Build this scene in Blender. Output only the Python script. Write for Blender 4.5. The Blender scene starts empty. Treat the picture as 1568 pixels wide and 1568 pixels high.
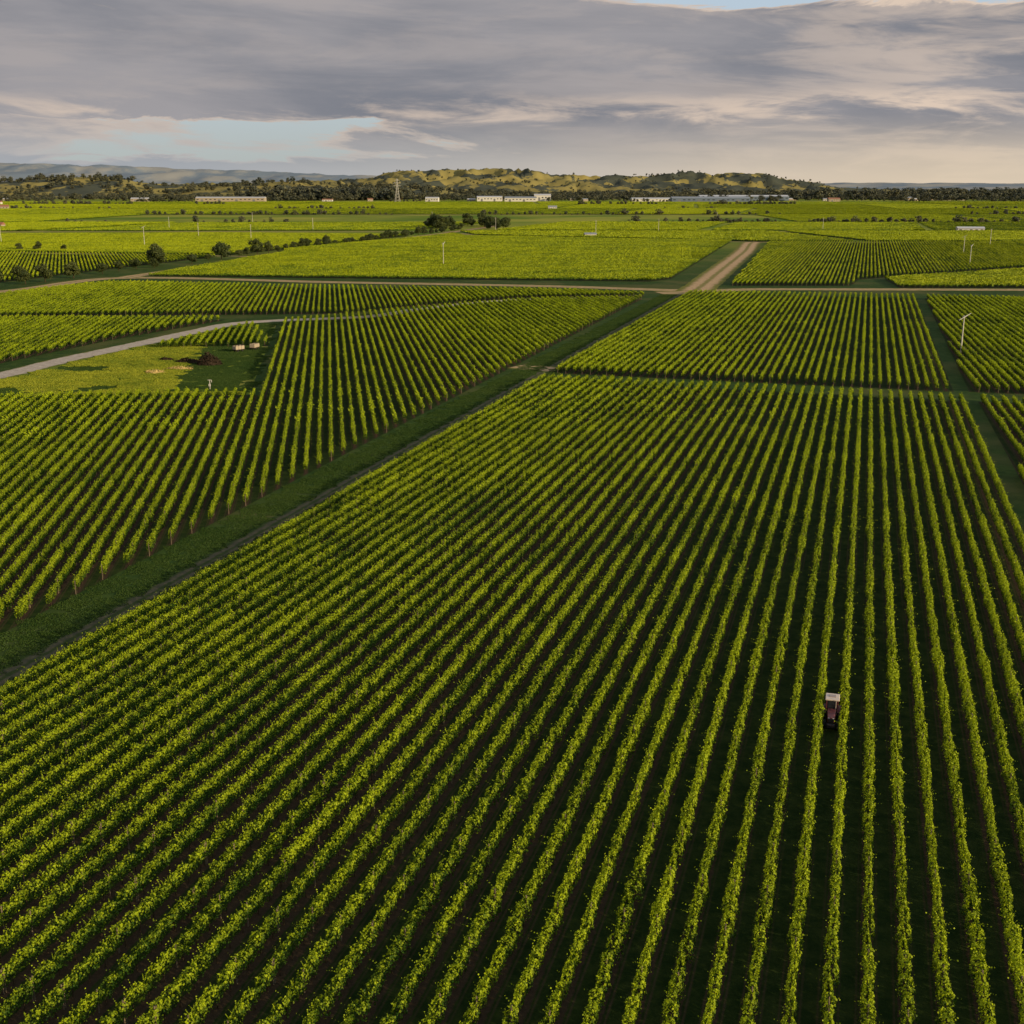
import bpy, math, random
import numpy as np
from mathutils import Vector, noise, Matrix
random.seed(7); rng=np.random.default_rng(7)
scene=bpy.context.scene
H=52.0
PHI=math.radians(16.2)      # bearing of the main block's rows
SP,CP=math.sin(PHI),math.cos(PHI)
def PS(p,s): return (p*CP+s*SP, -p*SP+s*CP)   # row frame -> world metres

# ------------------------------------------------------------------ helpers
def new_mat(name):
    m=bpy.data.materials.new(name); m.use_nodes=True
    nt=m.node_tree; nt.nodes.clear()
    return m,nt
class N:
    def __init__(s,nt): s.nt=nt
    def n(s,t,**k):
        x=s.nt.nodes.new(t)
        for a,b in k.items(): setattr(x,a,b)
        return x
    def l(s,a,b): s.nt.links.new(a,b)
    def _in(s,sock,v):
        if v is None: return
        if isinstance(v,(int,float)): sock.default_value=v
        elif isinstance(v,(tuple,list)):
            sock.default_value=tuple(v)+((1.0,) if len(v)==3 and len(sock.default_value)==4 else ())
        else: s.l(v,sock)
    def math(s,op,a,b=None,c=None,clamp=False):
        x=s.n('ShaderNodeMath',operation=op); x.use_clamp=clamp
        s._in(x.inputs[0],a); s._in(x.inputs[1],b); s._in(x.inputs[2],c); return x.outputs[0]
    def mix(s,f,a,b,bt='MIX'):
        x=s.n('ShaderNodeMix',data_type='RGBA',blend_type=bt)
        s._in(x.inputs[0],f); s._in(x.inputs[6],a); s._in(x.inputs[7],b); return x.outputs[2]
    def noise(s,vec,scale,detail=4,rough=.55,dist=0):
        x=s.n('ShaderNodeTexNoise'); s._in(x.inputs['Vector'],vec)
        x.inputs['Scale'].default_value=scale; x.inputs['Detail'].default_value=detail
        x.inputs['Roughness'].default_value=rough; x.inputs['Distortion'].default_value=dist
        return x.outputs['Fac']
    def ss(s,v,a,b,o0=0,o1=1):
        x=s.n('ShaderNodeMapRange',interpolation_type='SMOOTHSTEP')
        s._in(x.inputs[0],v)
        for i,q in enumerate((a,b,o0,o1)): x.inputs[i+1].default_value=q
        return x.outputs[0]
    def diffuse(s,col,rough=.9,spec=.1,bump=None,bs=.3,bd=.05):
        b=s.n('ShaderNodeBsdfPrincipled'); s._in(b.inputs['Base Color'],col)
        s._in(b.inputs['Roughness'],rough)
        b.inputs['Specular IOR Level'].default_value=spec
        if bump is not None:
            q=s.n('ShaderNodeBump'); q.inputs['Strength'].default_value=bs; q.inputs['Distance'].default_value=bd
            s.l(bump,q.inputs['Height']); s.l(q.outputs[0],b.inputs['Normal'])
        o=s.n('ShaderNodeOutputMaterial'); s.l(b.outputs[0],o.inputs[0]); return b
def simple(name,col,rough=.6,spec=.3,var=.15,scale=2.0,metal=0):
    m,nt=new_mat(name); k=N(nt)
    g=k.n('ShaderNodeTexCoord')
    f=k.noise(g.outputs['Object'],scale,5)
    c=k.mix(f,tuple(x*(1-var) for x in col),tuple(min(1,x*(1+var)) for x in col))
    b=k.diffuse(c,rough,spec); b.inputs['Metallic'].default_value=metal
    return m
def link(o): scene.collection.objects.link(o); return o
def mesh_obj(name,verts,faces,mats=(),fm=None,smooth=False,parent=None,linkit=True):
    me=bpy.data.meshes.new(name); me.from_pydata([tuple(v) for v in verts],[],[tuple(f) for f in faces])
    for m in mats: me.materials.append(m)
    if fm is not None: me.polygons.foreach_set('material_index',np.asarray(fm,dtype=np.int32))
    if smooth: me.polygons.foreach_set('use_smooth',[True]*len(me.polygons))
    me.update()
    o=bpy.data.objects.new(name,me)
    if linkit: link(o)
    if parent: o.parent=parent
    return o
def leaves(c,nrm,size):
    """leaf-shaped quads"""
    n=len(c); nrm=nrm/np.linalg.norm(nrm,axis=1,keepdims=True)
    t=rng.normal(size=(n,3)); t-=nrm*np.sum(t*nrm,axis=1,keepdims=True); t/=np.linalg.norm(t,axis=1,keepdims=True)
    b=np.cross(nrm,t); s=size[:,None]
    v=np.stack([c-t*s*.55,c+b*s*.45,c+t*s*.55,c-b*s*.45],axis=1).reshape(-1,3)
    f=np.arange(4*n).reshape(-1,4)
    return v,f
def cyl(p0,p1,r0,r1,k=6):
    p0=Vector(p0);p1=Vector(p1);d=(p1-p0).normalized()
    a=d.orthogonal().normalized();b=d.cross(a)
    v=[];f=[]
    for p,r in((p0,r0),(p1,r1)):
        for i in range(k):
            t=2*math.pi*i/k; v.append(tuple(p+a*math.cos(t)*r+b*math.sin(t)*r))
    for i in range(k): f.append((i,(i+1)%k,k+(i+1)%k,k+i))
    f.append(tuple(range(k-1,-1,-1))); f.append(tuple(range(k,2*k)))
    return v,f
def box(c,s,rz=0):
    v=[];cx,cy,cz=c
    for z in(-.5,.5):
        for x,y in((-.5,-.5),(.5,-.5),(.5,.5),(-.5,.5)):
            X,Y=x*s[0],y*s[1]; v.append((cx+X*math.cos(rz)-Y*math.sin(rz),cy+X*math.sin(rz)+Y*math.cos(rz),cz+z*s[2]))
    return v,[(3,2,1,0),(4,5,6,7),(0,1,5,4),(1,2,6,5),(2,3,7,6),(3,0,4,7)]
class B:
    def __init__(s): s.v=[];s.f=[];s.m=[]
    def add(s,vf,m=0):
        v,f=vf;o=len(s.v); s.v.extend([tuple(x) for x in v]); s.f.extend([tuple(int(i)+o for i in q) for q in f]); s.m.extend([m]*len(f)); return s

# ------------------------------------------------------------------ materials
def leaf_mat(name,dark,light,transl=.35,big=0.004,top=None,mid=.5):
    m,nt=new_mat(name);k=N(nt)
    g=k.n('ShaderNodeNewGeometry'); oi=k.n('ShaderNodeObjectInfo')
    a=k.noise(g.outputs['Position'],2.3,3); b=k.noise(g.outputs['Position'],0.045,4); c=k.noise(g.outputs['Position'],big,3)
    v=k.math('ADD',k.math('MULTIPLY',a,.8),k.math('MULTIPLY',b,mid))
    v=k.math('ADD',v,k.math('MULTIPLY',oi.outputs['Random'],.22))
    v=k.math('ADD',v,k.math('MULTIPLY',g.outputs['Random Per Island'],.55))
    v=k.math('ADD',v,k.math('MULTIPLY',c,.6+.5-mid))
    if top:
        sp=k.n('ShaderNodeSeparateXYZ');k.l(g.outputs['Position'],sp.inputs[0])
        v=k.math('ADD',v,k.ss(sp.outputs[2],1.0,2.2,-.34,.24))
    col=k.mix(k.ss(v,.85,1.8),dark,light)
    d=k.n('ShaderNodeBsdfPrincipled'); k.l(col,d.inputs['Base Color']); d.inputs['Roughness'].default_value=.55; d.inputs['Specular IOR Level'].default_value=.15
    o=k.n('ShaderNodeOutputMaterial')
    if transl<=0: k.l(d.outputs[0],o.inputs[0]); return m
    t=k.n('ShaderNodeBsdfTranslucent'); k.l(k.mix(1.0,col,(1.0,1.0,.45),'MULTIPLY'),t.inputs[0])
    ms=k.n('ShaderNodeMixShader'); ms.inputs[0].default_value=transl
    k.l(d.outputs[0],ms.inputs[1]);k.l(t.outputs[0],ms.inputs[2])
    k.l(ms.outputs[0],o.inputs[0]); return m
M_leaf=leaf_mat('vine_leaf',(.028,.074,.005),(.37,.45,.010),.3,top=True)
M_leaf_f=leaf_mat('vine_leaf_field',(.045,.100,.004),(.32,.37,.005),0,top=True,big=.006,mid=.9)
M_tree=leaf_mat('tree_leaf',(.018,.034,.010),(.078,.090,.022),0)
M_ftree=leaf_mat('far_tree_leaf',(.040,.055,.046),(.11,.105,.055),0)  # leaf colours paled and blued to paint in distance haze
M_blade=leaf_mat('grass_blade',(.08,.14,.010),(.36,.37,.03),.2,big=.02)
M_blade2=leaf_mat('mown_shaded_grass_blade',(.022,.056,.010),(.060,.10,.018),.2,big=.02)  # dark green; on the lawn edge it also paints the vines' shadow
M_wood=simple('weathered_post',(.17,.13,.09),.9,.1,.3,5)
M_trunk=simple('vine_trunk',(.06,.042,.026),.95,.05,.3,5)

m,nt=new_mat('ground_grass');k=N(nt);g=k.n('ShaderNodeNewGeometry');P=g.outputs['Position']
c1=k.mix(k.ss(k.noise(P,.25,6,.65),.35,.7),(.022,.048,.010),(.045,.075,.015))
c2=k.mix(k.ss(k.noise(P,.03,5),.45,.7),c1,(.080,.085,.026))
sep=k.n('ShaderNodeSeparateXYZ');k.l(P,sep.inputs[0])
far=k.ss(sep.outputs[1],650,1500)
c3=k.mix(far,c2,k.mix(k.ss(k.noise(P,.004,6),.35,.65),(.10,.16,.014),(.27,.27,.04)))
k.diffuse(c3,.95,.05,k.noise(P,3,5),.5,.15); M_ground=m

m,nt=new_mat('lawn_grass');k=N(nt);g=k.n('ShaderNodeNewGeometry');P=g.outputs['Position']
c1=k.mix(k.ss(k.noise(P,.5,6,.65),.35,.7),(.075,.12,.012),(.18,.21,.022))
c2=k.mix(k.ss(k.noise(P,.09,5),.5,.7),c1,(.24,.22,.05))
k.diffuse(c2,.95,.05,k.noise(P,2,6),.8,.3); M_lawn=m

m,nt=new_mat('vineyard_floor');k=N(nt);g=k.n('ShaderNodeNewGeometry');P=g.outputs['Position']
at=k.n('ShaderNodeAttribute',attribute_name='rowp')
fr=k.math('FRACT',at.outputs['Fac'])
dst=k.math('ABSOLUTE',k.math('SUBTRACT',fr,.5))     # 0 = mid row, .5 = under the vines
nz=k.noise(P,1.3,6,.7)
e=k.math('ADD',dst,k.math('MULTIPLY',k.math('SUBTRACT',nz,.5),.25))
grass=k.mix(k.ss(k.noise(P,.5,6,.7),.35,.7),(.011,.024,.005),(.030,.044,.010))
wt=k.math('ABSOLUTE',k.math('SUBTRACT',dst,.23))
worn=k.ss(k.noise(P,.02,4),.38,.58)
grass=k.mix(k.math('MULTIPLY',worn,k.ss(k.math('ADD',wt,k.math('MULTIPLY',nz,.1)),.03,.12,.85,0)),grass,(.062,.042,.025))
soil=k.mix(k.noise(P,2.5,6,.7),(.024,.016,.010),(.068,.047,.028))
k.diffuse(k.mix(k.ss(e,.28,.38),grass,soil),.95,.05,k.noise(P,5,6,.7),.7,.1); M_floor=m

def road_mat(name,a,b,grass=(.04,.06,.015),centre=True,edge=(.62,.95)):
    m,nt=new_mat(name);k=N(nt);g=k.n('ShaderNodeNewGeometry');P=g.outputs['Position']
    at=k.n('ShaderNodeAttribute',attribute_name='across')
    u=k.math('ABSOLUTE',at.outputs['Fac'])
    nz=k.noise(P,.25,7,.72)
    col=k.mix(k.ss(k.noise(P,.5,7,.75),.3,.7),a,b)
    ue=k.math('ADD',u,k.math('MULTIPLY',k.math('SUBTRACT',nz,.5),1.1))
    col=k.mix(k.ss(ue,*edge),col,grass)
    if centre:
        uc=k.math('ADD',u,k.math('MULTIPLY',k.math('SUBTRACT',nz,.5),.6))
        col=k.mix(k.ss(uc,.05,.25,.8,0),col,grass)
    k.diffuse(col,.95,.05,k.noise(P,6,5),.4,.05); return m
M_gravel=road_mat('gravel',(.30,.25,.21),(.50,.43,.36),centre=False,edge=(.75,1.0),grass=(.14,.14,.03))
M_dirt=road_mat('dirt_track',(.32,.21,.12),(.52,.36,.21),grass=(.14,.14,.03),edge=(.5,.85))
M_worn=road_mat('worn_track',(.060,.060,.035),(.11,.095,.06),grass=(.032,.054,.012),edge=(.35,.8))

# ------------------------------------------------------------------ vine pieces (instanced source collection)
vine_col=bpy.data.collections.new('grape_vine_pieces')
def vine_piece(name,L,per_m,leaf,rows=1,w=2.4,posts=True,mat=None):
    b=B()
    for r in range(rows):
        x0=(r-(rows-1)/2)*w
        n=int(L*per_m)
        y=rng.uniform(-L/2,L/2,n)
        ph=rng.uniform(0,100)
        def wob(y,sc,o): return np.array([noise.noise((q*sc,o,ph)) for q in y])
        cl=np.abs(np.sin((y+ph)*math.pi/1.8))          # one clump per vine
        top=1.90+.40*wob(y,.9,0)+.34*wob(y,2.7,5)+.18*cl
        bot=.84+.25*wob(y,.8,9)-.12*cl
        wd=.30+.26*wob(y,1.1,20)+.18*wob(y,3.1,20)+.14*cl
        off=.20*wob(y,.35,30)
        t=rng.uniform(0,1,n)**.8
        z=bot+(top-bot)*t
        prof=np.sqrt(np.clip(1-((t-.5)/.56)**4,0.05,1))*(1.05-.25*t)
        a=rng.uniform(-1,1,n); a=np.sign(a)*np.abs(a)**.45
        x=x0+off+a*wd*prof
        nr=np.stack([a*1.2,rng.normal(0,.3,n),(t-.35)*1.2],axis=1)+rng.normal(0,.6,(n,3))
        ns=int(L*per_m*.08)
        sy=np.repeat(rng.uniform(-L/2,L/2,max(1,ns//5)),5)
        st=np.tile(np.linspace(.0,1,5),max(1,ns//5))
        ang=np.repeat(rng.normal(0,.9,max(1,ns//5)),5)
        ln=np.repeat(rng.uniform(.25,.8,max(1,ns//5)),5)
        sx=x0+np.sin(ang)*st*ln*1.2; sz=1.95+np.cos(ang)*st*ln
        c=np.concatenate([np.stack([x,y,z],1),np.stack([sx,sy+st*.1,sz],1)])
        nr=np.concatenate([nr,rng.normal(0,1,(len(sy),3))+np.array([0,0,.6])])
        sz_=np.concatenate([leaf*rng.uniform(.7,1.3,n),leaf*rng.uniform(.5,.9,len(sy))])
        b.add(leaves(c,nr,sz_),0)
        if posts:
            q=-L/2+.9
            while q<L/2:
                dx=random.uniform(-.06,.06)
                b.add(cyl((x0,q,-.1),(x0+dx,q+.05,.95),.05,.035,4),2); q+=1.8
            q=-L/2+.1
            while q<L/2-.5:
                b.add(cyl((x0,q,-.1),(x0,q,2.1),.05,.05,5),1); q+=6
    me=bpy.data.meshes.new(name); me.from_pydata(b.v,[],b.f)
    for mm in(mat,M_wood,M_trunk): me.materials.append(mm)
    me.polygons.foreach_set('material_index',np.array(b.m,dtype=np.int32)); me.update()
    o=bpy.data.objects.new(name,me); vine_col.objects.link(o)
K=6
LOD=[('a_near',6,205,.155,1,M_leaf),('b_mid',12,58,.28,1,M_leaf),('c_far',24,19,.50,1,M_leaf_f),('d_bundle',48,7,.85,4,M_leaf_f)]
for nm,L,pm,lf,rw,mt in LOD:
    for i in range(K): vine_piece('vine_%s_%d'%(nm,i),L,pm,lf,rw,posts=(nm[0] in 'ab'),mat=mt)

def scatter_group(name,coll):
    ng=bpy.data.node_groups.new(name,'GeometryNodeTree')
    ng.interface.new_socket('Geometry',in_out='INPUT',socket_type='NodeSocketGeometry')
    ng.interface.new_socket('Geometry',in_out='OUTPUT',socket_type='NodeSocketGeometry')
    n=ng.nodes; l=ng.links
    gi=n.new('NodeGroupInput');go=n.new('NodeGroupOutput')
    iop=n.new('GeometryNodeInstanceOnPoints'); ci=n.new('GeometryNodeCollectionInfo')
    ci.inputs['Collection'].default_value=coll; ci.inputs['Separate Children'].default_value=True; ci.inputs['Reset Children'].default_value=True
    def attr(nm,t):
        a=n.new('GeometryNodeInputNamedAttribute');a.data_type=t;a.inputs['Name'].default_value=nm;return a.outputs[0]
    l.new(gi.outputs[0],iop.inputs['Points']); l.new(ci.outputs[0],iop.inputs['Instance'])
    iop.inputs['Pick Instance'].default_value=True
    l.new(attr('vid','INT'),iop.inputs['Instance Index'])
    l.new(attr('irot','FLOAT_VECTOR'),iop.inputs['Rotation']); l.new(attr('iscl','FLOAT_VECTOR'),iop.inputs['Scale'])
    l.new(iop.outputs[0],go.inputs[0]); return ng
def scatter(name,pts,ng):
    """pts: (x,y,z,rot,sx,sy,sz,id)"""
    me=bpy.data.meshes.new(name); me.from_pydata([p[:3] for p in pts],[],[])
    a=me.attributes.new('vid','INT','POINT'); a.data.foreach_set('value',np.array([p[7] for p in pts],dtype=np.int32))
    a=me.attributes.new('irot','FLOAT_VECTOR','POINT'); a.data.foreach_set('vector',np.array([(0,0,p[3]) for p in pts],dtype=np.float32).ravel())
    a=me.attributes.new('iscl','FLOAT_VECTOR','POINT'); a.data.foreach_set('vector',np.array([p[4:7] for p in pts],dtype=np.float32).ravel())
    o=link(bpy.data.objects.new(name,me)); md=o.modifiers.new('instances','NODES'); md.node_group=ng; return o
NG_v=scatter_group('vine_scatter',vine_col)

def block(poly,phi_deg,w=2.4,off=.5,force=None,floor=True,hgt=1.0):
    """a vineyard block: trellis rows at bearing phi inside polygon, plus its floor."""
    ph=math.radians(phi_deg); s_,c_=math.sin(ph),math.cos(ph)
    q=[(x*c_-y*s_, x*s_+y*c_) for x,y in poly]
    ps=[a for a,b in q]
    ww=w*4 if force==3 else w
    i0=math.floor(min(ps)/ww)-1; i1=math.ceil(max(ps)/ww)+1
    pts=[]
    for i in range(i0,i1+1):
        p=(i+off)*ww; xs=[]
        for (a0,b0),(a1,b1) in zip(q,q[1:]+q[:1]):
            if (a0<=p)!=(a1<=p): xs.append(b0+(p-a0)/(a1-a0)*(b1-b0))
        xs.sort()
        vig=random.uniform(-.06,.06)
        for s0,s1 in zip(xs[::2],xs[1::2]):
            a,b=s0,s1
            if b-a<2: continue
            a+=random.uniform(-.4,.4)
            s=a
            while s<b-1:
                X=p*c_+s*s_; Y=-p*s_+s*c_; d=math.hypot(X,Y)
                lod=force if force is not None else (0 if d<260 else 1 if d<680 else 2)
                if abs(X)>.53*max(Y,0)+90: lod=max(lod,2) if force is None else lod
                L=LOD[lod][1]; rem=b-s
                Lu=L if rem>L*1.3 else rem
                m=s+Lu/2; X=p*c_+m*s_; Y=-p*s_+m*c_
                nn=noise.noise((X*.02,Y*.02,3)); nf=noise.noise((X*.11,Y*.11,9))
                hz=hgt*(1+vig+.16*nn+.10*nf+random.uniform(-.06,.05))
                rot=-ph+(math.pi if random.random()<.5 else 0)
                pts.append((X,Y,.02,rot,random.uniform(.88,1.18)*(1+.28*nf),Lu/L,hz,lod*K+random.randrange(K)))
                s+=Lu
    scatter('vineyard_rows',pts,NG_v)
    if floor:
        me=bpy.data.meshes.new('vineyard_floor'); me.from_pydata([(x,y,.02) for x,y in poly],[],[tuple(range(len(poly)))])
        me.materials.append(M_floor)
        a=me.attributes.new('rowp','FLOAT','POINT'); a.data.foreach_set('value',np.array([v/w-off for v,_ in q],dtype=np.float32))
        if me.polygons[0].normal.z<0: me.flip_normals()
        link(bpy.data.objects.new('vineyard_floor',me))
    return len(pts)
tot=0
def blk(*a,**k):
    global tot
    tot+=block(*a,**k)
# main block (two lengths with a cross headland)
blk([PS(-83.4,20),PS(26.4,20),PS(26.4,316),PS(-83.4,318)],16.2)
blk([PS(-83.4,332),PS(24.6,330),PS(24.6,612),PS(-83.4,608)],16.2)
# right blocks
blk([PS(32,20),PS(110,20),PS(110,316),PS(29.5,316)],14.6,off=.3)
blk([PS(28.5,331),PS(180,331),PS(160,620),PS(28.5,612)],13.5,off=.3)
# left of the headland
blk([(62,576),(5,563),(-41,524),(-91,475),(-64.5,305),(-129,298),(-260,290),(-200,40),(-88,40)],-8.5)
blk([(-101,466),(-81,403),(-119,396)],-8.5)
blk([(-300,482),(-115,484),(-141,417),(-158,351),(-168,335),(-290,340)],-8.5,off=.2)
blk([(-262,555),(-225,672),(-101,640),(5.5,622),(60,602),(66,590),(5,580),(-42,540),(-69.5,508),(-210,496),(-290,496)],-8.5,off=.7)
# beyond the first cross road
blk([(-218,726),(77,684),(92,704),(176,1040),(-194,1040),(-183,982)],72,w=2.8,hgt=.92)
blk([(-190,1048),(178,1048),(213,1188),(-50,1310),(-66,1380),(-100,1260)],58,w=3.0,hgt=.9)
blk([(118,655),(183,655),(200,700),(330,800),(520,900),(500,1165),(245,1165)],16.2)
blk([(205,640),(300,640),(460,780),(500,860),(340,785),(215,700)],40)
blk([(-290,660),(-258,800),(-224,930),(-500,1000),(-640,900),(-420,620)],-20)
blk([(-220,950),(-112,1330),(-330,1380),(-720,1330),(-650,1010),(-500,1015)],62,force=2,w=2.8)
blk([(235,1185),(-38,1335),(-58,1440),(300,1440),(330,1185)],20,force=3)
blk([(350,1185),(640,1185),(740,1440),(320,1440)],75,force=3)
for (ya,yb) in((1465,1790),(1815,2290),(2320,2880),(2920,3560),(3600,4150)):
    x=-.5*yb-150; xe=.5*yb+150; sh=random.uniform(-.15,.3)
    while x<xe:
        wd=random.uniform(220,620)*(ya/2000)**.5
        x2=x+wd
        if x<-40<x2 and ya==1465: x2=-60
        if random.random()<.86:
            j=lambda: random.uniform(-12,12)
            blk([(x+8,ya+j()),(x2-8,ya+j()),(x2-8+sh*(yb-ya),yb+j()),(x+8+sh*(yb-ya),yb+j())],random.choice([16,18,-8,75,80,100,-20,45]),force=3,floor=False,hgt=random.uniform(.7,1.1))
        x=x2 if x2!=-60 else -25
print('vine instances',tot)

# ------------------------------------------------------------------ ground, lawn, roads
g=mesh_obj('ground',[(-40000,-3000,0),(40000,-3000,0),(40000,60000,0),(-40000,60000,0)],[(0,1,2,3)],[M_ground])
lawn_poly=[(-162,300),(-68,306),(-92,470),(-106,470),(-120,440),(-133,400),(-146,340)]
mesh_obj('lawn',[(a,b,.015) for a,b in lawn_poly],[tuple(range(7))],[M_lawn])
def inside(x,y,poly):
    r=False
    for (a0,b0),(a1,b1) in zip(poly,poly[1:]+poly[:1]):
        if (b0<=y)!=(b1<=y) and x<a0+(y-b0)/(b1-b0)*(a1-a0): r=not r
    return r
road_pts=[(-190,270),(-158,312),(-145,340),(-139,369),(-129,403),(-117,446),(-104,476),(-60,497),(-40,528),(0,570),(60,585)]
def road_dist(x,y):
    d=1e9
    for (a,b),(c,e) in zip(road_pts,road_pts[1:]):
        vx,vy=c-a,e-b; t=max(0,min(1,((x-a)*vx+(y-b)*vy)/(vx*vx+vy*vy))); d=min(d,math.hypot(x-a-vx*t,y-b-vy*t))
    return d
gcol=bpy.data.collections.new('grass_pieces')
for i,(mt,h) in enumerate([(M_blade,.30)]*3+[(M_blade2,.14)]*3):
    n=1500; c=np.stack([rng.uniform(-2.2,2.2,n),rng.uniform(-2.2,2.2,n),np.zeros(n)],1)
    c[:,2]=h*.45*rng.uniform(.4,1.3,n); nr=rng.normal(size=(n,3)); nr[:,2]*=.35
    v,f=leaves(c,nr,h*rng.uniform(.6,1.3,n))
    o=mesh_obj('grass_piece_%d'%i,v,f,[mt],linkit=False); gcol.objects.link(o)
NG_g=scatter_group('grass_scatter',gcol)
gp=[]
for yy in np.arange(300,470,3.6):
    for xx in np.arange(-165,-60,3.6):
        x,y=xx+random.uniform(-1,1),yy+random.uniform(-1,1)
        if inside(x,y,lawn_poly) and road_dist(x,y)>5.8:
            short_or_shaded=noise.noise((x*.05,y*.05,5))>.33 or (x+88>-(y-305)*.16-1+noise.noise((x*.3,y*.3,0))*2 and y>308)  # noise patches, plus darker blades painting the vine rows' shadow along the edge
            gp.append((x,y,.01,random.uniform(0,6.28),1,1,random.uniform(.7,1.3),random.randrange(3)+(3 if short_or_shaded else 0)))
scatter('lawn_grass',gp,NG_g)
gp=[]
for s in np.arange(60,600,3.7):
    for p in(-94.5,-90.8,-84.2): 
        x,y=PS(p+random.uniform(-.5,.5),s+random.uniform(-1,1)); gp.append((x,y,.01,random.uniform(0,6.28),.9,1,random.uniform(.6,1.1),3+random.randrange(3)))
scatter('headland_grass',gp,NG_g)
def ribbon(name,pts,width,z,mat,step=4):
    P=[Vector((a,b,0)) for a,b in pts]; out=[]
    PP=[2*P[0]-P[1]]+P+[2*P[-1]-P[-2]]
    for i in range(1,len(PP)-2):
        n=max(2,int((PP[i+1]-PP[i]).length/step))
        for j in range(n):
            t=j/n; a,b,c,d=PP[i-1:i+3]
            out.append(.5*((2*b)+(c-a)*t+(2*a-5*b+4*c-d)*t*t+(3*b-a-3*c+d)*t**3))
    out.append(P[-1]); v=[];f=[];u=[]
    for i,p in enumerate(out):
        t=(out[min(i+1,len(out)-1)]-out[max(i-1,0)]).normalized(); nrm=Vector((-t.y,t.x,0))
        for s in(-1,0,1):
            q=p+nrm*s*width/2*(1+.08*noise.noise((p.x*.1,p.y*.1,s))); v.append((q.x,q.y,z)); u.append(s)
        if i: 
            a=3*(i-1); f+=[(a,a+3,a+4,a+1),(a+1,a+4,a+5,a+2)]
    o=mesh_obj(name,v,f,[mat])
    at=o.data.attributes.new('across','FLOAT','POINT'); at.data.foreach_set('value',np.array(u,dtype=np.float32))
    if o.data.polygons[0].normal.z<0: o.data.flip_normals()
    return o
ribbon('gravel_road',road_pts,9,.03,M_gravel)
ribbon('headland_track',[PS(-87.4,10),PS(-87.4,200),PS(-87.4,400),PS(-87,615)],4.4,.03,M_worn)
ribbon('dirt_road',[(-330,560),(-261,617),(-228,712),(-100,680),(20,652),(92,624),(130,632),(205,631),(300,630),(420,645)],15,.04,M_dirt)
ribbon('dirt_road',[(-228,715),(-200,870),(-188,975),(-130,1200),(-78,1400),(-20,1665)],14,.045,M_dirt)
ribbon('dirt_road',[(86,600),(100,645),(140,803),(192,1008),(227,1160),(240,1178)],19,.05,M_dirt)
ribbon('dirt_road',[(-700,1005),(-500,1007),(-225,940),(-198,930)],8,.05,M_dirt)
ribbon('dirt_road',[(-60,1395),(-10,1320),(232,1176),(700,1175)],9,.055,M_dirt)
ribbon('dirt_road',[(-900,1452),(0,1452),(900,1452)],12,.06,M_dirt)
ribbon('dirt_road',[(-1300,2305),(1300,2300)],16,.06,M_dirt)
ribbon('dirt_road',[(-1700,2900),(1800,2900)],18,.06,M_dirt)
ribbon('bare_earth_patch',[PS(-98,343),PS(-90,340),PS(-84,338)],11,.045,M_dirt,2)
ribbon('bare_earth_patch',[PS(-99,606),PS(-88,612),PS(-78,622)],18,.055,M_dirt,2)

# ------------------------------------------------------------------ trees
def tree_mesh(name,h,r,n,leaf,mat,link_coll=None):
    b=B(); th=h*.3
    b.add(cyl((0,0,-.2),(0,0,th),h*.03,h*.02,7),1)
    lobes=[]
    for i in range(9):
        a=i*2.4+random.uniform(-.4,.4); rr=r*random.uniform(.25,.62); z=h*random.uniform(.3,.8)
        c=Vector((math.cos(a)*rr,math.sin(a)*rr,z)); lobes.append((c,r*random.uniform(.3,.52)))
        b.add(cyl((0,0,th*random.uniform(.6,1)),tuple(c),h*.014,h*.005,5),1)
    lobes.append((Vector((0,0,h*.82)),r*.42)); lobes.append((Vector((0,0,h*.5)),r*.6))
    per=n//len(lobes); C=[];NN=[]
    for c,lr in lobes:
        d=rng.normal(size=(per,3)); d/=np.linalg.norm(d,axis=1,keepdims=True)
        rad=lr*rng.uniform(.45,1.08,(per,1)); 
        C.append(np.array(c)+d*rad*np.array([1,1,.8])); NN.append(d+rng.normal(0,.5,(per,3)))
    C=np.concatenate(C);NN=np.concatenate(NN)
    b.add(leaves(C,NN,leaf*rng.uniform(.6,1.4,len(C))),0)
    me=bpy.data.meshes.new(name);me.from_pydata(b.v,[],b.f)
    me.materials.append(mat);me.materials.append(M_trunk)
    me.polygons.foreach_set('material_index',np.array(b.m,dtype=np.int32));me.update()
    return me
TM=[tree_mesh('roadside_tree_%d'%i,random.uniform(8,10),random.uniform(4.6,5.8),2600,.62,M_tree) for i in range(5)]
def put_tree(x,y,s):
    o=link(bpy.data.objects.new('roadside_tree',random.choice(TM))); o.location=(x,y,0); o.scale=(s*random.uniform(.9,1.2),s*random.uniform(.9,1.15),s); o.rotation_euler=(0,0,random.uniform(0,6.28))
for x,y,s in((-241,823,1.55),(-214,898,1.4),(-202,968,1.3),(-275,640,1.4),(-262,681,1.1),(-257,712,1.0),(-268,668,.8),(-249,770,.7),(-226,860,.6),(-300,655,1.3),(-251,745,.8),(-235,800,.65),(-219,880,.6),(-208,930,.65),(-244,790,.8),(-330,670,1.0),(-284,700,.9),(-222,845,.8),(-206,948,.7)): put_tree(x,y,s)
for i in range(38):
    t=i/37; y=985+t*520; x=-199+ (y-978)*.262+random.uniform(-5,3); put_tree(x,y,random.uniform(.5,1.0))
for i in range(20):
    put_tree(-115+random.uniform(0,110),1500+random.uniform(0,190),random.uniform(1.0,2.1))
for i in range(12):
    put_tree(random.uniform(-700,-330),random.uniform(1000,1016),random.uniform(.5,1.1))
ft=bpy.data.collections.new('far_tree_pieces')
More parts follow.
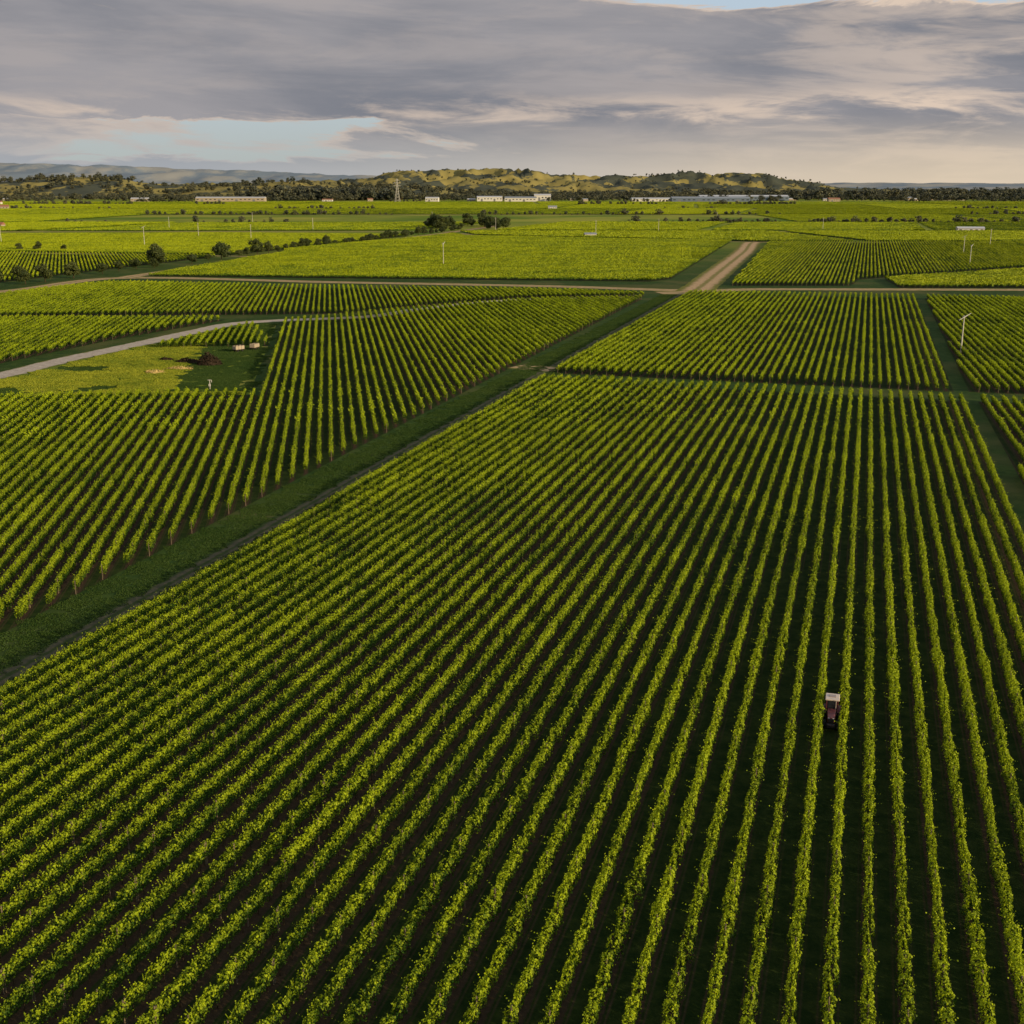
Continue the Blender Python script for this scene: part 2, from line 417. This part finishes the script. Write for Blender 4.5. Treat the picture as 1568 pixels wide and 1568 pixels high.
for i in range(6):
    h=random.uniform(13,22)
    me=tree_mesh('far_tree_%d'%i,h,h*random.uniform(.3,.55),380,2.2,M_ftree); ft.objects.link(bpy.data.objects.new('far_tree_%d'%i,me))
NG_t=scatter_group('tree_scatter',ft)

# ------------------------------------------------------------------ hills
def interp(x,tab):
    if x<=tab[0][0]: return tab[0][1]
    for (a,b),(c,d) in zip(tab,tab[1:]):
        if x<=c: 
            t=(x-a)/(c-a); t=t*t*(3-2*t); return b+(d-b)*t
    return tab[-1][1]
def ridg(x,y,s,o=0):
    return 1-abs(noise.fractal((x/s,y/s,o),1.0,2.0,4))*1.6
main_prof=[(-3600,30),(-2600,60),(-1500,75),(-900,95),(-628,140),(-320,150),(60,155),(250,118),(800,112),(1000,135),(1400,125),(1650,90),(1950,45),(2600,10),(3600,0)]
front_prof=[(-3600,60),(-2500,70),(-1950,92),(-1500,50),(-1100,72),(-500,50),(-100,15),(600,10),(3000,0)]
def hill(x,y):
    e=interp(x,main_prof)*math.exp(-((y-7300-200*noise.noise((x/900,0,1)))/750)**2)
    f=interp(x,front_prof)*math.exp(-((y-5750)/380)**2)
    r=ridg(x,y,300,2)
    base=e*(.30+.75*r)+f*(.6+.45*ridg(x,y,420,7))
    return base-3
def terrain(name,x0,x1,y0,y1,nx,ny,fn,mat):
    v=[];f=[]
    for j in range(ny+1):
        y=y0+(y1-y0)*j/ny
        for i in range(nx+1):
            x=x0+(x1-x0)*i/nx; v.append((x,y,fn(x,y)))
    for j in range(ny):
        for i in range(nx):
            a=j*(nx+1)+i; f.append((a,a+1,a+nx+2,a+nx+1))
    return mesh_obj(name,v,f,[mat],smooth=True)
m,nt=new_mat('hill_pasture');k=N(nt);g=k.n('ShaderNodeNewGeometry');P=g.outputs['Position']
past=k.mix(k.noise(P,.006,5),(.16,.15,.06),(.33,.26,.08))
fo=k.mix(k.noise(P,.03,4),(.050,.060,.050),(.08,.085,.060))  # woodland tone greyed, distance haze mixed into the colour
sep=k.n('ShaderNodeSeparateXYZ');k.l(P,sep.inputs[0])
wf=k.math('ADD',k.noise(P,.0045,6,.6),k.ss(sep.outputs[0],200,900,.005,.06))
k.diffuse(k.mix(k.ss(wf,.51,.54),past,fo),.95,.03); M_hill=m
terrain('hills',-3900,3900,4950,8800,420,150,hill,M_hill)
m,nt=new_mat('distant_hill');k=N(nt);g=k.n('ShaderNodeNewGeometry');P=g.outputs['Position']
k.diffuse(k.mix(k.ss(k.noise(P,.0018,6,.65),.42,.6),(.17,.21,.26),(.29,.29,.28)),.95,.0); M_far=m  # aerial haze is put into the bluish base colour
far_prof=[(-9000,380),(-6000,340),(-5000,310),(-3500,255),(-2000,200),(-900,160),(600,130),(2500,105),(4500,100),(9000,80)]
terrain('distant_hills',-10000,10000,13000,18000,300,60,lambda x,y: interp(x,far_prof)*math.exp(-((y-15500)/1300)**2)*(.8+.2*ridg(x,y,900,4)+.06*noise.noise((x/260,y/260,0)))-5,M_far)

pts=[]
def ftree(x,y,s,z=None):
    pts.append((x,y,(hill(x,y) if y>4950 else 0)-1 if z is None else z,random.uniform(0,6.28),s*random.uniform(.9,1.6),s*random.uniform(.9,1.6),s,random.randrange(6)))
for i in range(5200):        # shelter belts across the plain
    y=random.uniform(4420,6100); x=random.uniform(-.5,.5)*y
    if noise.noise((x*.0028,y*.005,8))>-.12 : ftree(x,y,random.uniform(.55,1.45))
for i in range(5600):        # wooded gullies
    y=random.uniform(5600,7700); x=random.uniform(-.47,.4)*y
    if noise.noise((x*.0035,y*.0035,3))>.06: ftree(x,y,random.uniform(.35,.8))
for i in range(700):         # tall plantation in the middle distance
    y=random.uniform(4600,5300); x=random.uniform(-980,-430); ftree(x,y,random.uniform(1.4,2.6))
for i in range(1300):         # right-hand horizon
    y=random.uniform(4700,9000); x=random.uniform(.15,.5)*y; ftree(x,y,random.uniform(1.0,2.2),0)
for yy in (1800,2310,2895,3580,4200):
    for kx in range(9):
        xa=random.uniform(-.48,.45)*yy; ln=random.uniform(60,260)
        for q in range(int(ln/11)):
            if random.random()<.8: ftree(xa+q*11,yy+random.uniform(-5,5),random.uniform(.25,.6)*(1 if yy<3000 else 1.4))
scatter('distant_trees',pts,NG_t)

# ------------------------------------------------------------------ buildings
M_white=simple('painted_wall',(.60,.57,.53),.7,.2,.08,.2)
M_cream=simple('cream_wall',(.38,.31,.23),.7,.2,.1,.2)
M_blue=simple('blue_steel',(.13,.17,.23),.6,.3,.1,.2)
M_roofw=simple('pale_roof',(.46,.46,.48),.5,.3,.08,.2)
M_roofr=simple('rust_roof',(.30,.13,.08),.7,.2,.2,.2)
M_roofg=simple('grey_roof',(.22,.24,.27),.6,.3,.1,.2)
M_glass=simple('window_glass',(.03,.035,.04),.15,.5,.1,1)
M_door=simple('door_paint',(.18,.18,.19),.6,.2,.1,1)
def building(name,x,y,w,l,h,rise,rz,wall,roof,bays):
    e=link(bpy.data.objects.new(name,None)); e.location=(x,y,0); e.rotation_euler=(0,0,rz)
    v,f=box((0,0,h/2-.2),(w,l,h+.4)); f=[f[0]]+f[2:]
    mesh_obj('walls',v,f,[wall],parent=e)
    ov=.6; W=w/2+ov;Lh=l/2+ov
    v=[(-W,-Lh,h+.02),(W,-Lh,h+.02),(W,Lh,h+.02),(-W,Lh,h+.02),(-W,0,h+rise),(W,0,h+rise)]
    mesh_obj('roof',v,[(3,2,1,0),(0,1,5,4),(2,3,4,5),(1,2,5),(3,0,4)],[roof],parent=e)
    b1=B();b2=B();st=w/bays
    for i in range(bays):
        cx=-w/2+st*(i+.5)
        if i%4==1: b2.add(box((cx,-l/2-.04,h*.32),(st*.6,.12,h*.64)))
        else: b1.add(box((cx,-l/2-.04,h*.6),(st*.5,.12,h*.22)))
    mesh_obj('windows',b1.v,b1.f,[M_glass],parent=e)
    if b2.v: mesh_obj('doors',b2.v,b2.f,[M_door],parent=e)
    return e
for a in [
 ('warehouse',-985,4330,240,40,12,4,.02,M_cream,M_roofw,16),('warehouse',-1310,4350,60,30,9,4,.1,M_cream,M_roofw,6),
 ('warehouse',-275,4260,45,25,12,4,-.1,M_white,M_roofw,5),('factory',-80,4400,90,40,14,4,.05,M_white,M_roofw,8),
 ('factory',30,4320,110,40,12,5,-.04,M_white,M_roofg,9),('factory',110,4460,60,35,20,5,0,M_white,M_roofw,5),
 ('warehouse',500,4350,160,45,9,4,.03,M_white,M_roofw,12),('packing_shed',665,4150,260,60,13,5,-.02,M_blue,M_roofg,16),
 ('warehouse',860,4600,330,60,15,5,.02,M_blue,M_roofw,20),('warehouse',1120,4300,40,25,9,4,0,M_cream,M_roofr,5),
 ('warehouse',1570,4700,190,40,9,4,0,M_cream,M_roofg,12),
 ('farm_shed',540,1446,30,12,4.2,1.8,-.15,M_white,M_roofw,5),('farm_house',83,1300,12,7,3,1.5,.1,M_white,M_roofg,4),
 ('farm_house',-1190,2880,26,14,6,4,.2,M_cream,M_roofr,4),('farm_house',-1140,2700,22,12,5,3,-.2,M_cream,M_roofr,4),
 ('farm_house',-1230,2640,24,12,5,3.5,.3,M_cream,M_roofr,4),('farm_house',-1500,3590,30,14,7,4,0,M_white,M_roofr,4),
 ('farm_house',-700,1560,18,10,4,3,.2,M_cream,M_roofr,4),('farm_house',-665,1590,14,9,4,3,-.2,M_cream,M_roofr,4),
 ('farm_house',95,2890,20,12,5,3,0,M_white,M_roofg,4)]: building(*a)
for i in range(22):
    yy=random.uniform(4220,4700); xx=random.uniform(-.45,.45)*yy
    building('farm_house' if i%2 else 'warehouse',xx,yy,random.uniform(14,38),random.uniform(12,20),random.uniform(5,7),3,random.uniform(-.4,.4),random.choice([M_white,M_cream,M_cream]),random.choice([M_roofw,M_roofg,M_roofr]),4)

# ------------------------------------------------------------------ frost fans, poles, pylon
M_metal=simple('galvanised_steel',(.50,.48,.44),.5,.4,.1,1)
M_black=simple('black_rubber',(.02,.02,.02),.85,.2,.2,4)
def frost_fan(x,y,h,ang):
    e=link(bpy.data.objects.new('frost_fan',None)); e.location=(x,y,0); e.rotation_euler=(0,0,ang)
    b=B().add(cyl((0,0,0),(0,0,h),.26,.16,10)); mesh_obj('tower',b.v,b.f,[M_metal],parent=e)
    b=B().add(box((0,.1,h+.15),(.4,.9,.45))); mesh_obj('gearbox',b.v,b.f,[M_metal],parent=e)
    b=B(); c=Vector((0,-.5,h+.15)); a=math.radians(28)
    for s in(-1,1):
        d=Vector((math.cos(a)*s,0,math.sin(a)*s)); b.add(cyl(c,c+d*2.3,.16,.07,5))
    mesh_obj('blades',b.v,b.f,[M_white],parent=e)
    b=B().add(box((.9,0,.7),(1.3,1.0,1.1))).add(box((.9,0,1.32),(1.4,1.1,.12))).add(cyl((1.3,.2,1.38),(1.3,.2,1.9),.06,.06)); mesh_obj('engine_housing',b.v,b.f,[M_cream],parent=e)
for x,y,h,a in((145,386,11.5,.2),(-46,817,15,1.2),(-326,1085,17,.4),(312,830,13,.8),(355,960,14,-.5)):
    frost_fan(x,y,h,a)
def power_pole(x,y,h,rz):
    e=link(bpy.data.objects.new('utility_pole',None)); e.location=(x,y,0); e.rotation_euler=(0,0,rz)
    b=B().add(cyl((0,0,0),(0,0,h),.24,.17,8)); mesh_obj('pole',b.v,b.f,[M_metal],parent=e)
    b=B().add(box((0,.18,h-.7),(2.4,.14,.16))).add(box((0,.18,h-1.9),(1.8,.14,.16))); mesh_obj('crossarms',b.v,b.f,[M_wood],parent=e)
    b=B()
    for q in(-1.1,-.45,.45,1.1): b.add(cyl((q,.18,h-.62),(q,.18,h-.35),.06,.04))
    mesh_obj('insulators',b.v,b.f,[M_white],parent=e)
for x,y in((-330,1290),(-262,1230),(-430,1540),(95,1390),(380,1500),(-240,1480),(-20,1500),(172,1440),(640,1380),(650,1250),(430,1100),(-480,1150),(-560,1330),(300,1800),(-380,1800),(-120,1850)): power_pole(x,y,15,.2)
def pylon(x,y,h):
    b=B()
    def half(z): 
        t=z/h; return h*(.10*(1-t)**1.6+.014)
    zs=[h*q for q in(0,.14,.27,.39,.5,.6,.7,.79,.88,1)]
    for sx in(-1,1):
        for sy in(-1,1):
            for a,c in zip(zs,zs[1:]): b.add(cyl((sx*half(a),sy*half(a),a),(sx*half(c),sy*half(c),c),.38,.34,4))
    for a,c in zip(zs,zs[1:]):
        for s in(-1,1):
            for t in(-1,1):
                b.add(cyl((-t*half(a),s*half(a),a),(t*half(c),s*half(c),c),.21,.21,4)); b.add(cyl((s*half(a),-t*half(a),a),(s*half(c),t*half(c),c),.21,.21,4))
    for z,w in((.7,.17),(.82,.15),(.93,.11)):
        for s in(-1,1):
            b.add(cyl((0,0,h*z),(s*h*w,0,h*z),.4,.3,4)); b.add(cyl((0,0,h*(z+.04)),(s*h*w,0,h*z),.3,.2,4)); b.add(cyl((s*h*w,0,h*z),(s*h*w,0,h*z-3),.2,.2,4))
    o=mesh_obj('lattice_pylon',b.v,b.f,[M_metal]); o.location=(x,y,0); o.rotation_euler=(0,0,.3)
pylon(-385,4150,76); pylon(-1950,4600,60)

# ------------------------------------------------------------------ objects on the lawn
M_rust=simple('rusty_brush',(.040,.028,.018),.95,.05,.5,1)
def pile(name,x,y,rx,ry,h,mat,n,leaf):
    C=[];NN=[]
    for i in range(n):
        a=random.uniform(0,6.283); r=math.sqrt(random.random()); z=h*(1-r**2)*(.75+.35*noise.noise((math.cos(a)*r*2,math.sin(a)*r*2,x)))
        C.append((math.cos(a)*r*rx,math.sin(a)*r*ry,z*random.uniform(.5,1.0))); NN.append((math.cos(a)*r,math.sin(a)*r,.8))
    v,f=leaves(np.array(C),np.array(NN)+rng.normal(0,.5,(n,3)),leaf*rng.uniform(.5,1.5,n))
    b=B().add((v,f))
    for i in range(n//12):
        a=random.uniform(0,6.283); p=Vector((random.uniform(-rx,rx)*.7,random.uniform(-ry,ry)*.7,h*.35)); d=Vector((math.cos(a),math.sin(a),random.uniform(-.1,.5)))*random.uniform(.6,1.6)
        b.add(cyl(p-d*.5,p+d,.05,.02,4))
    o=mesh_obj(name,b.v,b.f,[mat]); o.location=(x,y,.0); return o
pile('brushwood_pile',-91.5,360,4.0,3.0,4.2,M_rust,1100,.5)
pile('brushwood_pile',-99,364,4.4,2.2,1.9,M_rust,600,.45)
pile('brushwood_pile',-107,369,2.6,1.6,1.3,M_rust,300,.45)
M_hay=simple('dry_hay',(.50,.37,.14),.95,.05,.3,2)
pile('hay_pile',-103,343,3.4,2.2,1.2,M_hay,500,.35)
pile('hay_pile',-98,350,4.5,1.6,1.1,M_hay,500,.35)
def bin_trailer(x,y,rz):
    e=link(bpy.data.objects.new('bin_trailer',None)); e.location=(x,y,0); e.rotation_euler=(0,0,rz)
    b=B().add(box((0,0,.75),(3.8,1.9,.16))).add(cyl((1.9,0,.7),(3.1,0,.55),.06,.05)); mesh_obj('deck',b.v,b.f,[M_trunk],parent=e)
    b=B()
    for q in(-1.2,0,1.2):
        b.add(box((q,-.85,1.4),(1.1,.06,1.1))).add(box((q,.85,1.4),(1.1,.06,1.1))).add(box((q-.52,0,1.4),(.06,1.6,1.1))).add(box((q+.52,0,1.4),(.06,1.6,1.1))).add(box((q,0,1.0),(.96,1.6,.06)))
    mesh_obj('bins',b.v,b.f,[M_cream],parent=e)
    b=B()
    for sx in(-.9,.9):
        for sy in(-.8,.8): b.add(cyl((sx,sy-.1,.35),(sx,sy+.1,.35),.35,.35,14))
    mesh_obj('wheels',b.v,b.f,[M_black],parent=e)
bin_trailer(-89.0,389,.9); bin_trailer(-84.8,394,1.3)
e=link(bpy.data.objects.new('irrigation_standpipe',None)); e.location=(-80,314,0)
b=B().add(cyl((0,0,0),(0,0,2.6),.1,.1,8)).add(cyl((-.5,0,2.5),(.5,0,2.5),.08,.08,8)).add(cyl((.5,0,2.5),(.5,0,1.9),.08,.08,8)); mesh_obj('pipe',b.v,b.f,[M_metal],parent=e)
b=B().add(box((.0,-.25,1.2),(.5,.3,.6))); mesh_obj('control_box',b.v,b.f,[M_metal],parent=e)

# ------------------------------------------------------------------ tractor
M_red=simple('tractor_red',(.16,.045,.048),.4,.5,.15,1.5)
M_dark=simple('tractor_chassis',(.035,.03,.032),.6,.3,.2,3)
M_roofc=simple('cab_roof_cream',(.55,.45,.37),.5,.4,.05,2)
M_rim=simple('rim_paint',(.30,.24,.22),.5,.4,.1,3)
T=link(bpy.data.objects.new('vineyard_tractor',None)); T.location=(*PS(0,115),.02); T.rotation_euler=(0,0,-PHI); T.scale=(1.1,1.1,1.1)
def part(nm,b,mat,bev=0):
    o=mesh_obj(nm,b.v,b.f,[mat],parent=T)
    if bev:
        q=o.modifiers.new('b','BEVEL');q.width=bev;q.segments=3;q.limit_method='ANGLE'
    return o
# front of the tractor points to -Y
def taper(y0,y1,w0,w1,z0,z1a,z1b):
    v=[(-w0/2,y0,z0),(w0/2,y0,z0),(w1/2,y1,z0),(-w1/2,y1,z0),(-w0/2,y0,z1a),(w0/2,y0,z1a),(w1/2,y1,z1b),(-w1/2,y1,z1b)]
    return v,[(3,2,1,0),(4,5,6,7),(0,1,5,4),(1,2,6,5),(2,3,7,6),(3,0,4,7)]
part('hood',B().add(taper(-2.0,-.35,.62,.78,.75,1.28,1.48)),M_red,.07)
part('grille',B().add(box((0,-2.03,1.0),(.46,.05,.36))),M_dark)
part('headlights',B().add(box((-.2,-2.05,1.22),(.14,.05,.07))).add(box((.2,-2.05,1.22),(.14,.05,.07))),M_white)
part('chassis',B().add(box((0,-.6,.6),(.42,2.9,.3))).add(box((0,-1.55,.42),(1.0,.14,.14))).add(box((0,.75,.6),(1.05,.22,.22))).add(box((0,-2.25,.6),(.7,.3,.28))),M_dark,.03)
part('cab_body',B().add(taper(-.34,1.0,.95,1.05,.76,1.3,1.3)),M_dark,.04)
part('cab_glass',B().add(taper(-.27,.95,.88,.98,1.31,2.16,2.16)),M_glass,.02)
b=B()
for sx,y,w in((-1,-.3,.47),(1,-.3,.47),(-1,.35,.51),(1,.35,.51),(-1,.98,.53),(1,.98,.53)): b.add(box((sx*w,y,1.72),(.07,.07,.90)))
part('cab_pillars',b,M_red)
part('cab_roof',B().add(box((0,.33,2.26),(1.25,1.45,.16))),M_roofc,.06)
part('roof_hatch',B().add(box((0,.4,2.37),(.6,.5,.06))),M_rim,.02)
part('exhaust',B().add(cyl((.33,-.5,1.4),(.33,-.5,2.3),.045,.045,8)),M_rim)
def wheel(nm,x,y,r,w):
    k=28;v=[];f=[];prof=[(-w/2,r*.55),(-w/2,r*.9),(-w*.35,r),(w*.35,r),(w/2,r*.9),(w/2,r*.55)]
    for i in range(k):
        a=2*math.pi*i/k; lug=1.0 if i%2 else .955
        for px,pr in prof:
            q=pr*(lug if pr>r*.95 else 1); v.append((x+px,y+math.cos(a)*q,r+math.sin(a)*q))
    n=len(prof)
    for i in range(k):
        for j in range(n-1):
            f.append((i*n+j,((i+1)%k)*n+j,((i+1)%k)*n+j+1,i*n+j+1))
    part(nm+'_tyre',B().add((v,f)),M_black)
    part(nm+'_rim',B().add(cyl((x-w*.32,y,r),(x+w*.32,y,r),r*.57,r*.57,16)).add(cyl((x-w*.45,y,r),(x+w*.45,y,r),r*.16,r*.16,8)),M_rim)
wheel('rear_left',-.62,.75,.62,.34);wheel('rear_right',.62,.75,.62,.34)
wheel('front_left',-.56,-1.55,.42,.26);wheel('front_right',.56,-1.55,.42,.26)
b=B()
for s in(-1,1):
    for i in range(6):
        a0=math.radians(20+i*24);a1=math.radians(20+(i+1)*24);R=.70
        y0,z0,y1,z1=.75-math.cos(a0)*R,.62+math.sin(a0)*R,.75-math.cos(a1)*R,.62+math.sin(a1)*R
        w0,w1=s*.44,s*.82
        b.add(([(w0,y0,z0),(w1,y0,z0),(w1,y1,z1),(w0,y1,z1)],[(0,1,2,3)]))
part('fenders',b,M_red)
part('steering_wheel',B().add(cyl((0,-.02,1.42),(0,.03,1.46),.19,.19,14)),M_dark)
part('rear_sprayer_tank',B().add(box((0,1.65,1.0),(.95,.9,.85))).add(cyl((0,1.65,1.42),(0,1.65,1.5),.2,.2,12)),M_dark,.12)
part('sprayer_frame',B().add(box((0,1.2,.55),(.5,.3,.1))).add(box((0,1.65,.52),(.85,.8,.08))).add(cyl((-.55,2.15,.5),(-.55,2.15,1.9),.04,.04)).add(cyl((.55,2.15,.5),(.55,2.15,1.9),.04,.04)),M_dark)

# ------------------------------------------------------------------ world
W=bpy.data.worlds.new('World'); scene.world=W; W.use_nodes=True; nt=W.node_tree; nt.nodes.clear(); k=N(nt)
EL,AZ=math.radians(14),math.radians(122)
sky=k.n('ShaderNodeTexSky',sky_type='NISHITA'); sky.sun_disc=False; sky.sun_elevation=EL; sky.sun_rotation=AZ
b1=k.n('ShaderNodeBackground'); k.l(sky.outputs[0],b1.inputs[0]); b1.inputs[1].default_value=.11
tc=k.n('ShaderNodeTexCoord'); sp=k.n('ShaderNodeSeparateXYZ'); k.l(tc.outputs['Generated'],sp.inputs[0])
X,Y,Z=sp.outputs
def vec(a,b,c):
    q=k.n('ShaderNodeCombineXYZ'); k._in(q.inputs[0],a);k._in(q.inputs[1],b);k._in(q.inputs[2],c); return q.outputs[0]
ZW=k.math('ADD',Z,k.math('MULTIPLY',X,.05))
V=vec(X,Y,k.math('MULTIPLY',ZW,4.0)); V2=vec(X,Y,k.math('MULTIPLY',ZW,7.0)); V3=vec(X,Y,k.math('MULTIPLY',Z,6.0))
n1=k.noise(V,2.8,8,.5,.25); n2=k.noise(V2,4.2,10,.60,.4); n3=k.noise(V3,9,9,.62,.6)
ZZ=k.math('ADD',Z,k.math('MULTIPLY',k.math('SUBTRACT',n3,.5),.035))
XX=k.math('ADD',X,k.math('MULTIPLY',k.math('SUBTRACT',n2,.5),.5))
left=k.ss(XX,.02,-.16)
low=k.math('MULTIPLY',k.ss(ZZ,.014,.024),k.ss(ZZ,.055,.047))
hi=k.math('MULTIPLY',k.ss(k.math('ADD',ZZ,k.math('MULTIPLY',X,.03)),.132,.146),k.ss(XX,-.04,.10))
cov=k.math('ADD',k.math('ADD',k.math('MULTIPLY',n1,.30),k.math('MULTIPLY',n2,.80)),.24)
cov=k.math('SUBTRACT',cov,k.math('MULTIPLY',k.math('MULTIPLY',low,left),.26))
cov=k.math('SUBTRACT',cov,k.math('MULTIPLY',hi,.33))
cov=k.math('SUBTRACT',cov,k.ss(Z,.25,.6,0,.12))
mask=k.ss(cov,.51,.58)
band=k.math('MULTIPLY',k.ss(ZZ,.046,.055),k.ss(ZZ,.075,.060))
rightw=k.ss(X,.02,.4)
amt=k.math('ADD',k.math('ADD',k.math('MULTIPLY',band,.60),k.math('MULTIPLY',rightw,.50)),.10)
tex=k.ss(k.math('ADD',k.math('MULTIPLY',n2,.5),k.math('MULTIPLY',n3,.5)),.46,.60)
edge=k.ss(cov,.68,.56)
br=k.math('ADD',k.math('MULTIPLY',tex,amt),k.math('MULTIPLY',edge,.6),clamp=True)
soft=k.ss(k.math('ADD',k.math('MULTIPLY',n1,.6),k.math('MULTIPLY',n2,.4)),.38,.62)
cbase=k.mix(soft,(.205,.215,.250),(.345,.330,.345))
ccol=k.mix(br,cbase,(.72,.58,.47))
horiz=k.ss(Z,.060,.0)
hcol=k.mix(k.ss(X,-.3,.35),(.40,.43,.46),(.74,.61,.45))
ccol=k.mix(k.math('MULTIPLY',horiz,.88),ccol,hcol)
b2=k.n('ShaderNodeBackground'); k.l(ccol,b2.inputs[0]); b2.inputs[1].default_value=1.0
gapc=k.mix(k.ss(Z,.0,.12),(.46,.51,.51),(.52,.63,.74))
bg=k.n('ShaderNodeBackground'); k.l(gapc,bg.inputs[0]); bg.inputs[1].default_value=.95
m0=k.n('ShaderNodeMixShader'); m0.inputs[0].default_value=.9; k.l(b1.outputs[0],m0.inputs[1]);k.l(bg.outputs[0],m0.inputs[2])
ms=k.n('ShaderNodeMixShader'); k.l(mask,ms.inputs[0]); k.l(m0.outputs[0],ms.inputs[1]); k.l(b2.outputs[0],ms.inputs[2])
o=k.n('ShaderNodeOutputWorld'); k.l(ms.outputs[0],o.inputs[0])

sl=bpy.data.lights.new('sun','SUN'); sl.energy=5.0; sl.angle=math.radians(.6); sl.color=(1,.78,.45)
so=link(bpy.data.objects.new('sun',sl)); so.rotation_euler=(math.pi/2-EL,0,math.pi-AZ)

cd=bpy.data.cameras.new('camera'); cd.lens=42.0; cd.sensor_width=36; cd.clip_start=1; cd.clip_end=90000
co=link(bpy.data.objects.new('camera',cd)); co.location=(0,0,H); co.rotation_euler=(math.radians(90-15.26),0,0)
scene.camera=co
scene.view_settings.view_transform='Standard'; scene.view_settings.look='None'; scene.view_settings.exposure=0
